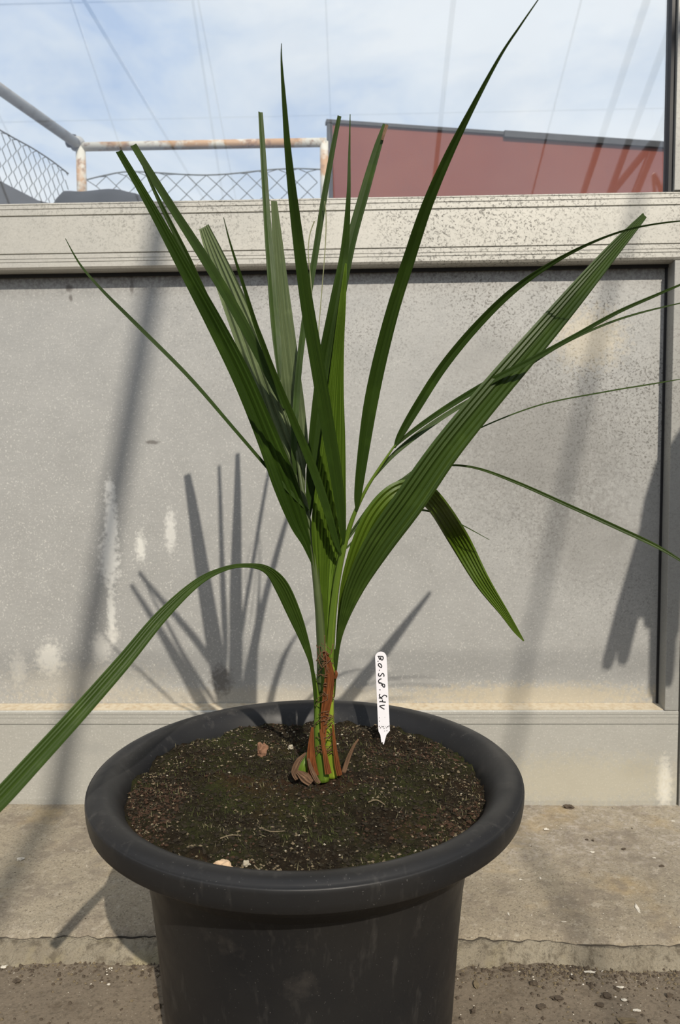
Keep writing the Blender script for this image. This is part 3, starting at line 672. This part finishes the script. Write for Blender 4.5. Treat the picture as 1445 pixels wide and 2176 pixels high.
let = obj('lettering', V, F, 'ink', lab, False); let['label'] = 'black handwritten letters B.O.SUP.SIV running down the label'
specks = [(600, 1495), (706, 1486), (602, 1560), (640, 1655), (672, 1668), (712, 1662), (760, 1668), (690, 1700), (620, 1690), (735, 1690), (650, 1668), (600, 1660), (785, 1655), (700, 1750), (745, 1745)]
V = []; F = []
for x, y in specks:
    o = len(V); r = U_(5, 12)
    V += [on_label(x + r * math.cos(a), y + r * math.sin(a)) - Vector((0, .0003, 0)) for a in (0, 1.2, 2.4, 3.7, 5)]; F.append(tuple(range(o, o + 5)))
q = obj('soil_specks', V, F, 'crumb_dark', lab, False); q['kind'] = 'stuff'

# ================================================================== PALM
SY = .865
base = onsoil(684, 1652)
palm = empty('palm_seedling', base, 'young palm with long cut green leaves growing in the black pot', 'palm')
# stem and sheaths
st = ptube('stem', [(682, 1690, SY, 84), (681, 1655, SY, 76), (682, 1610, SY, 58), (687, 1560, SY, 46), (689, 1500, SY, 42), (691, 1440, SY, 38), (692, 1385, SY + .002, 31), (692, 1340, SY + .005, 20), (692, 1270, SY + .008, 8)], 'stem_green', palm, 18)
ptube('leaf_sheath', [(688, 1660, SY - .020, 26), (682, 1600, SY - .016, 26), (677, 1540, SY - .012, 20), (673, 1480, SY - .010, 12), (667, 1432, SY - .008, 6)], 'stem_green', palm, 14)
ptube('leaf_sheath', [(706, 1650, SY - .010, 28), (702, 1600, SY - .010, 28), (699, 1540, SY - .010, 24), (701, 1480, SY - .008, 18), (706, 1420, SY - .004, 12), (713, 1380, SY, 7)], 'stem_light', palm, 14)
# left frond ---------------------------------------------------------
fl_ = ptube('frond_stalk', [(684, 1470, SY - .004, 24), (684, 1400, SY - .002, 22), (681, 1330, SY, 20), (674, 1250, SY + .003, 17), (664, 1160, SY + .008, 15), (652, 1090, SY + .014, 12), (641, 1030, .885, 9), (630, 960, .90, 7), (612, 890, .918, 5), (598, 850, .928, 3)], 'stem_dark', palm, 12)
tag(fl_, 'dark green stalk of the frond leaning left')
def lf(nm, pts, mat, par, **k): return leaf(nm, pts, mat, par, **k)
lf('leaflet', [(665, 1200, .868, 5), (652, 1155, .870, 24), (632, 1110, .872, 40), (603, 1030, .870, 52), (565, 930, .868, 46), (515, 810, .865, 42), (455, 690, .862, 36), (385, 560, .858, 27), (320, 440, .854, 19), (252, 322, .85, 13)], 'leaf', fl_, m=5, pleat=.5, fold=.3, roll=18)
lf('leaflet', [(604, 868, .920, 5), (590, 836, .918, 15), (560, 775, .912, 19), (505, 670, .902, 22), (440, 560, .890, 21), (370, 450, .878, 17), (320, 370, .870, 15), (283, 309, .865, 13)], 'leaf', fl_, roll=20)
lf('leaflet', [(600, 950, .90, 6), (560, 870, .895, 16), (505, 770, .888, 20), (440, 640, .880, 17), (395, 540, .875, 13), (345, 440, .870, 9), (310, 365, .868, 5), (292, 322, .867, 2)], 'leaf', fl_, roll=-15)
lf('leaflet', [(645, 1060, .885, 6), (628, 990, .90, 44), (597, 910, .92, 60), (565, 820, .945, 62), (530, 720, .98, 58), (490, 620, 1.03, 48), (455, 535, 1.08, 34), (434, 483, 1.105, 22)], 'leaf_pale', fl_, m=5, pleat=.6, fold=.15, roll=-12)
lf('leaflet', [(594, 808, .935, 4), (591, 770, .94, 13), (584, 690, .95, 19), (576, 590, .96, 18), (567, 470, .975, 15), (559, 340, .99, 12), (553, 239, 1.0, 9)], 'leaf_mid', fl_, roll=22)
lf('leaflet', [(640, 1020, .895, 6), (634, 960, .91, 40), (625, 880, .94, 46), (615, 790, .975, 43), (604, 690, 1.01, 38), (595, 590, 1.05, 29), (588, 500, 1.085, 20), (582, 428, 1.11, 12)], 'leaf_pale', fl_, m=5, pleat=.6, fold=.15, roll=10)
lf('leaflet', [(628, 1010, .895, 6), (624, 950, .90, 13), (628, 870, .915, 14), (636, 770, .94, 13), (650, 660, .965, 13), (668, 550, .985, 13), (690, 410, 1.005, 12), (708, 310, 1.015, 10), (721, 247, 1.02, 8)], 'leaf', fl_, roll=12)
lf('leaflet', [(655, 1085, .875, 5), (630, 1060, .872, 8), (570, 996, .868, 7), (500, 915, .864, 7), (400, 800, .860, 8), (290, 690, .856, 8), (215, 615, .853, 6), (170, 562, .85, 4), (139, 507, .85, 1.2)], 'leaf', fl_, m=2, roll=20)
lf('leaflet', [(654, 1100, .888, 5), (658, 1040, .890, 18), (668, 930, .890, 26), (688, 780, .888, 31), (713, 640, .886, 26), (731, 535, .886, 17), (740, 420, .878, 9), (742, 330, .884, 5), (744, 243, .89, 1.5)], 'leaf', fl_, roll=14)
lf('leaflet', [(655, 1110, .892, 5), (664, 1040, .895, 18), (680, 920, .898, 26), (700, 770, .90, 30), (720, 640, .904, 27), (745, 520, .915, 22), (775, 410, .93, 20), (801, 320, .94, 16), (819, 265, .95, 10)], 'leaf', fl_, roll=-14)
lf('dead_leaf_tip', [(812, 298, .937, 5), (816, 284, .939, 6), (822, 266, .944, 7)], 'husk_dry', fl_, m=2)
# spear in the middle --------------------------------------------------
sp = lf('spear_leaf', [(692, 1460, SY - .004, 12), (692, 1380, SY - .004, 15), (691, 1290, SY + .002, 26), (692, 1210, .870, 46), (697, 1120, .872, 72), (702, 1030, .874, 64), (708, 930, .876, 50), (713, 830, .878, 34), (720, 730, .880, 22), (728, 640, .882, 14), (735, 560, .884, 4)], 'leaf_light', palm, m=9, pleat=.9, fold=.12, roll=6)
tag(sp, 'bright yellow-green pleated spear leaf in the middle')
lf('spear_leaf', [(698, 1440, SY - .002, 9), (700, 1340, SY, 11), (706, 1240, SY + .004, 16), (713, 1160, SY + .008, 18), (716, 1080, SY + .01, 12), (718, 1010, SY + .012, 3)], 'leaf_light', palm, m=2, fold=.5)
# right frond ----------------------------------------------------------
fr_ = ptube('frond_stalk', [(699, 1450, SY - .004, 18), (702, 1380, SY - .003, 18), (708, 1300, SY - .004, 16), (718, 1225, SY - .006, 14), (733, 1155, SY - .008, 12), (752, 1095, SY - .010, 9), (778, 1040, SY - .012, 7), (808, 992, SY - .014, 6), (840, 945, SY - .015, 4)], 'stem_green', palm, 12)
tag(fr_, 'green stalk of the frond leaning right')
lf('leaflet', [(724, 1178, .853, 4), (712, 1145, .850, 13), (690, 1070, .843, 17), (660, 985, .835, 18), (625, 900, .82, 16), (590, 815, .80, 13), (548, 705, .77, 10), (515, 600, .745, 7), (490, 520, .73, 4), (475, 462, .72, 1.5)], 'leaf', fr_, roll=16)
lf('leaflet', [(730, 1155, .853, 4), (726, 1110, .848, 17), (713, 1010, .838, 26), (694, 900, .824, 29), (672, 770, .805, 29), (650, 640, .785, 27), (630, 490, .765, 22), (613, 340, .742, 15), (603, 210, .725, 9), (598, 130, .715, 4), (598, 92, .71, 1.5)], 'leaf', fr_, roll=15)
lf('leaflet', [(758, 1086, .852, 4), (760, 1050, .850, 16), (771, 960, .845, 24), (786, 860, .838, 29), (807, 760, .828, 29), (836, 650, .814, 27), (868, 550, .80, 26), (905, 440, .782, 23), (950, 335, .764, 18), (1005, 225, .745, 11), (1062, 120, .728, 6), (1105, 55, .716, 4), (1150, -10, .705, 2)], 'leaf', fr_, roll=15)
lf('leaflet', [(838, 952, .850, 4), (850, 925, .850, 14), (885, 865, .848, 19), (940, 780, .842, 19), (1010, 695, .832, 17), (1090, 617, .818, 14), (1180, 555, .802, 9), (1270, 510, .785, 5), (1350, 484, .77, 4), (1440, 470, .755, 3), (1500, 470, .745, 1)], 'leaf', fr_, roll=15)
lf('leaflet', [(838, 950, .851, 4), (875, 918, .853, 9), (950, 866, .848, 12), (1040, 812, .838, 13), (1130, 765, .826, 12), (1220, 715, .812, 9), (1310, 665, .797, 8), (1400, 625, .782, 6), (1500, 582, .765, 2)], 'leaf', fr_, roll=-12)
lf('leaflet', [(792, 1018, .853, 4), (835, 968, .858, 9), (900, 915, .868, 11), (980, 862, .876, 9), (1080, 805, .874, 7), (1180, 740, .862, 6), (1270, 696, .85, 5), (1360, 665, .84, 4), (1500, 632, .825, 1.5)], 'leaf_mid', fr_, roll=-12)
lf('leaflet', [(742, 1135, .856, 3), (800, 1058, .866, 4), (870, 1010, .885, 4), (940, 990, .90, 4), (1010, 994, .905, 5), (1100, 1026, .90, 7), (1210, 1075, .885, 8), (1320, 1125, .868, 9), (1400, 1163, .855, 8), (1480, 1212, .84, 3)], 'leaf_mid', fr_, m=2, roll=10)
lf('leaflet', [(738, 1148, .857, 4), (775, 1098, .866, 10), (830, 1045, .88, 13), (890, 995, .895, 9), (950, 948, .91, 4), (1030, 905, .92, 3), (1150, 860, .92, 3), (1290, 832, .91, 3), (1380, 817, .9, 3), (1480, 800, .89, 1)], 'leaf_mid', fr_, m=2, roll=-10)
lf('leaflet', [(736, 1165, .857, 4), (770, 1133, .87, 7), (815, 1102, .89, 7), (860, 1084, .91, 6), (910, 1086, .92, 4), (965, 1107, .93, 3), (1040, 1147, .93, 1)], 'leaf_mid', fr_, m=2)
# older undivided leaves ------------------------------------------------
a1 = lf('arching_leaf', [(711, 1440, SY, 6), (716, 1380, SY, 7), (725, 1310, .862, 16), (744, 1240, .856, 40), (774, 1160, .850, 58), (808, 1095, .848, 66), (850, 1052, .852, 60), (895, 1046, .868, 46), (930, 1075, .895, 42), (975, 1145, .955, 44), (1025, 1235, .955, 33), (1070, 1300, .952, 19), (1095, 1338, .95, 12), (1113, 1362, .948, 3)], 'leaf_yellow', palm, m=6, pleat=.3, fold=.15, roll=15)
tag(a1, 'yellow-green leaf bending over to the right')
a2 = lf('cut_leaf', [(708, 1480, SY - .004, 8), (713, 1410, SY - .005, 9), (724, 1340, SY - .010, 14), (752, 1250, .847, 40), (800, 1160, .838, 60), (870, 1062, .832, 66), (945, 955, .832, 62), (1030, 850, .838, 58), (1120, 745, .848, 53), (1210, 640, .862, 44), (1295, 540, .88, 30), (1340, 490, .892, 20), (1369, 458, .90, 12)], 'leaf_mid', palm, m=6, pleat=.35, fold=.30, roll=14)
tag(a2, 'broad green leaf with cut end reaching far right')
b1 = lf('drooping_leaf', [(672, 1560, SY - .012, 8), (670, 1480, SY - .014, 8), (662, 1415, SY - .018, 9), (648, 1365, .842, 18), (625, 1305, .832, 29), (597, 1245, .818, 31), (568, 1212, .805, 18), (530, 1202, .79, 10), (480, 1208, .772, 10), (420, 1238, .75, 17), (345, 1308, .722, 27), (260, 1410, .69, 34), (165, 1518, .656, 38), (70, 1622, .62, 42), (0, 1698, .594, 44), (-55, 1752, .575, 42)], 'leaf_mid', palm, m=6, pleat=.3, fold=.25, roll=10)
tag(b1, 'long green leaf arching over and drooping to the left')
# fibre and husks -------------------------------------------------------
FY = SY - .024
for pts, mt in [([(690, 1385, FY, 10), (700, 1430, FY - .002, 20), (696, 1480, FY - .002, 22), (689, 1530, FY - .001, 16), (688, 1580, FY - .002, 7)], 'husk'),
                ([(664, 1545, FY, 5), (661, 1590, FY - .004, 15), (662, 1620, FY - .006, 20), (668, 1650, FY - .008, 22)], 'husk'),
                ([(681, 1550, FY - .002, 5), (690, 1600, FY - .006, 9), (698, 1645, FY - .008, 15)], 'husk'),
                ([(707, 1540, FY, 4), (712, 1590, FY, 8), (717, 1625, FY, 12), (722, 1648, FY, 12)], 'husk'),
                ([(650, 1600, FY, 4), (634, 1618, FY - .004, 12), (626, 1640, FY - .006, 14), (632, 1656, FY - .008, 10)], 'husk_dry'),
                ([(655, 1612, FY - .010, 4), (662, 1635, FY - .012, 9), (672, 1655, FY - .014, 10), (680, 1664, FY - .014, 5)], 'husk_dry'),
                ([(632, 1640, FY - .010, 8), (648, 1652, FY - .012, 22), (662, 1664, FY - .014, 16)], 'husk_dry'),
                ([(713, 1425, FY + .012, 4), (715, 1432, FY + .010, 6), (712, 1442, FY + .01, 6)], 'husk')]:
    lf('husk', pts, mt, palm, m=3, pleat=.5, fold=-.35)
ptube('husk', [(640, 1650, SY - .018, 20), (646, 1625, SY - .016, 22), (654, 1600, SY - .012, 8)], 'stem_green', palm, 12)
stick = ptube('leaf_stub', [(730, 1642, SY - .006, 11), (740, 1612, SY - .004, 10), (752, 1585, SY - .002, 6), (762, 1571, SY, 4)], 'husk_dry', None, 10, flat=.5); tag(stick, 'brown dried stub sticking out of the soil beside the palm', 'stub')
V = None
for i in range(46):
    y0 = U_(1372, 1600); x0 = U_(-16, 16); cx = 692 - (y0 - 1380) * .02
    pts = []; ang = U_(-.9, .9)
    for k in range(5):
        xx = x0 + (k - 2) * 6 * math.cos(ang) + U_(-3, 3); xx = max(-20, min(20, xx)); yy = y0 + (k - 2) * 7 * math.sin(ang) + U_(-4, 4)
        pts.append((cx + xx, yy, FY - .002 + .010 * (xx / 20) ** 2 - .0015 * R_(), U_(1.0, 2.4)))
    ptube('fibre', pts, 'fibre', palm, 5, 12)
for pts in [[(672, 1405), (680, 1390), (690, 1384), (702, 1390), (708, 1368)], [(676, 1400), (684, 1418), (696, 1408), (706, 1398)], [(690, 1350), (691, 1380), (694, 1410), (690, 1440)], [(678, 1372), (682, 1395), (690, 1404)]]:
    ptube('fibre', [(x, y, FY - .003, 2.2) for x, y in pts], 'fibre', palm, 5, 20)
for pts in [[(690, 428, .99), (693, 470, .98), (690, 540, .96), (682, 640, .93), (676, 720, .90), (675, 800, .885)], [(668, 470, .985), (658, 500, .98), (655, 540, .96), (660, 590, .95), (664, 660, .93), (667, 720, .91)]]:
    ptube('leaf_thread', [(x, y, Y, 2.2) for x, y, Y in pts], 'thread', palm, 5, 30)
ptube('leaf_thread', [(438, 560, .889, .9), (425, 556, .885, 1.0), (414, 572, .88, 1.0), (418, 598, .88, 1.0), (430, 606, .88, .9)], 'grain', palm, 5, 24)

# ================================================================== LITTER
def chipobj(px, py, zz, r, mat, name, label, cat, group, fl=.35, st=(1, 1), dz=0):
    p = atz(px, py, zz); r *= .8; o = rock(name, (p.x, p.y, zz + r * fl * .45 + dz), r, mat, flat=fl, seed=px * .013 + py * .007, sub=1, stretch=st); tag(o, label, cat, group)
for px, py, r, st in [(1161, 1762, .0055, (1, .8)), (1259, 1811, .0045, (1, .8)), (1390, 1823, .003, (1.2, .7)), (1148, 1866, .0035, (.5, 1.3)), (1198, 1959, .003, (1.6, .4)), (1106, 1869, .003, (1, .8)), (1080, 1942, .003, (.6, 1.6)), (1430, 1745, .004, (1, .8))]:
    chipobj(px, py, KT, r, 'chip', 'white_fleck', 'small white fleck lying on the kerb to the right of the pot', 'fleck', 'white flecks on the kerb', .25, st)
chipobj(1354, 1930, KT, .0085, 'chip', 'pale_leaf_scrap', 'pale slim leaf scrap lying lengthwise on the kerb', 'leaf scrap', None, .12, (.38, 1.6))
chipobj(44, 1826, KT, .007, 'chip', 'white_shell', 'white shell fragment on the kerb under the drooping leaf', 'shell', None, .35, (1.1, .9))
for px, py, r, st in [(1406, 1842, .0055, (1.1, .6)), (1325, 1805, .004, (1, .8)), (1247, 1785, .0035, (1, .8)), (1260, 1787, .0035, (.8, .8))]:
    chipobj(px, py, KT, r, 'clod', 'soil_crumb', 'dark crumb of soil lying on the kerb right of the pot', 'crumb', 'soil crumbs on the kerb', .6, st)
chipobj(1208, 1717, KT, .010, 'clod', 'soil_clod', 'dark lump of soil at the foot of the base plate', 'clod', None, .6, (1.2, .7))
for px, py, r, st in [(1291, 2117, .008, (1, .8)), (1275, 2136, .006, (1.2, .8)), (1183, 2123, .007, (1.3, .8)), (1135, 2090, .006, (1.1, .8)), (1423, 2115, .005, (1.2, .7)), (1081, 2061, .006, (1.3, .7)), (1150, 2140, .006, (1, 1)), (1218, 2078, .0045, (1, 1)), (36, 2086, .006, (1.2, .8)), (120, 2000, .004, (1, 1)), (330, 2115, .005, (1, 1)), (335, 2140, .006, (1, 1)), (1005, 2150, .005, (1, 1)), (290, 2036, .004, (1.3, .7))]:
    chipobj(px, py, 0, r, 'clod', 'floor_clod', *(('dark clod of dirt on the floor below the drooping leaf', 'clod', 'dirt clods below the drooping leaf') if px < 650 else ('dark clod of dirt on the floor below the label side of the pot', 'clod', 'dirt clods on the label side')), .5, st)
for px, py, r, st in [(1012, 2092, .009, (.5, 1.2)), (1330, 2170, .010, (1.5, .5)), (1253, 2066, .006, (1.7, .35)), (1326, 2125, .004, (1.3, .8)), (1354, 2147, .005, (1.2, .5)), (1320, 2098, .005, (1.2, .4)), (8, 2055, .005, (1.2, .8)), (235, 2058, .003, (1.2, .8)), (231, 2092, .003, (1, .8)), (1216, 2073, .004, (.5, 1.2))]:
    chipobj(px, py, 0, r, 'chip' if r < .0085 else 'crumb_tan', 'pale_chip', 'pale chip lying on the dirty floor before the kerb', 'chip', 'pale chips on the floor', .25, st)
def grit(name, cnt, mat, area, smin, smax, label, parent):
    V = []; F = []
    for _ in range(cnt):
        x, y, zz = area(); s = smin + (smax - smin) * R_() ** 3; o = len(V); c_ = Vector((x, y, zz + s * .2)); an = U_(0, 6.28); k = U_(.5, 1)
        a, c2 = Vector((math.cos(an), math.sin(an), 0)) * s, Vector((-math.sin(an), math.cos(an), 0)) * s * k
        V += [c_ + a, c_ + c2, c_ - a, c_ - c2, c_ + Vector((0, 0, s * .7))]; F += [(o, o + 1, o + 4), (o + 1, o + 2, o + 4), (o + 2, o + 3, o + 4), (o + 3, o, o + 4)]
    o = obj(name, V, F, mat, parent, smooth=False); tag(o, label, None, None, 'stuff'); return o
def fa():
    x = U_(-.7, .8); y = U_(.72, 1.03); 
    if R_() < .6: y = 1.035 - abs(random.gauss(0, .022))
    if R_() < .2: x = random.gauss(.33, .09)
    return x, y, fz(x, y)
def ka(): return U_(-.75, .8), U_(1.08, 1.465), KT - .0005
grit('dirt_grit', 4500, 'clod', fa, .0006, .0040, 'fine dark dirt grit on the floor', fl)
grit('brown_grit', 3500, 'crumb_tan', fa, .0005, .0032, 'fine brown dirt grit on the floor', fl)
grit('pale_grit', 420, 'chip', fa, .0005, .0020, 'fine pale grit on the floor', fl)
kb = bpy.data.objects['kerb']
grit('kerb_grit', 420, 'chip', ka, .0005, .0018, 'fine pale grit on the kerb', kb)
grit('kerb_dirt', 300, 'clod', ka, .0005, .0022, 'fine dark dirt on the kerb', kb)

# ================================================================== NEIGHBOUR PLANT (stands just right of the view; its crown shades the wall by the jamb)
NP = Vector((1.00, .55, 0))
npot = empty('neighbour_pot', NP, 'tall black pot of the neighbouring palm beside the frame', 'pot')
V = []; F = []; prof = [(.10, 0), (.13, .30), (.14, .30), (.14, .32), (.125, .32), (.12, .28), (.0, .28)]; sg = 40
for i in range(sg):
    a = 2 * math.pi * i / sg
    for r, zz in prof: V.append((NP.x + r * math.cos(a), NP.y + r * math.sin(a), zz))
k = len(prof)
for i in range(sg):
    for j in range(k - 1): F.append((i * k + j, ((i + 1) % sg) * k + j, ((i + 1) % sg) * k + j + 1, i * k + j + 1))
F.append(tuple(i * k for i in range(sg))[::-1]); obj('body', V, F, 'pot', npot)
nb_ = empty('neighbour_palm', NP + Vector((0, 0, .28)), 'tall leafy palm standing beside the frame whose crown shades the wall', 'palm')
tube('stem', [(NP.x, NP.y, .27, .018), (NP.x - .01, NP.y, .8, .014), (NP.x - .04, NP.y + .03, 1.40, .010), (NP.x - .12, NP.y + .12, 1.55, .006), (.852, .765, 1.41, .004)], 'stem_dark', nb_, 8)
def fan(x0, y0, z0, n_, spread, L, w_):
    for i in range(n_):
        a = -math.pi / 2 + spread * (i / (n_ - 1) - .5); ln = L * U_(.75, 1.1)
        d = Vector((math.cos(a), U_(-.15, .15), math.sin(a))); s_ = Vector((-d.z, 0, d.x)); c0 = Vector((x0, y0, z0)); q = []
        for t, ww in ((0, .2), (.3, .9), (.7, 1), (.96, .8), (1, .5)):
            for sgn in (-1, 1):
                for th in (-.0005, .0005): q.append(c0 + d * ln * t + s_ * sgn * w_ * ww * .5 + Vector((0, th, 0)))
        Fq = []
        for r in range(4):
            o = r * 4; Fq += [(o, o + 2, o + 6, o + 4), (o + 1, o + 5, o + 7, o + 3), (o, o + 4, o + 5, o + 1), (o + 2, o + 3, o + 7, o + 6)]
        Fq += [(0, 1, 3, 2), (16, 18, 19, 17)]
        obj('leaflet', q, Fq, 'leaf', nb_, False)
fan(.835, .76, 1.37, 10, .5, .43, .030)
fan(.85, .77, 1.42, 5, .5, .26, .05)
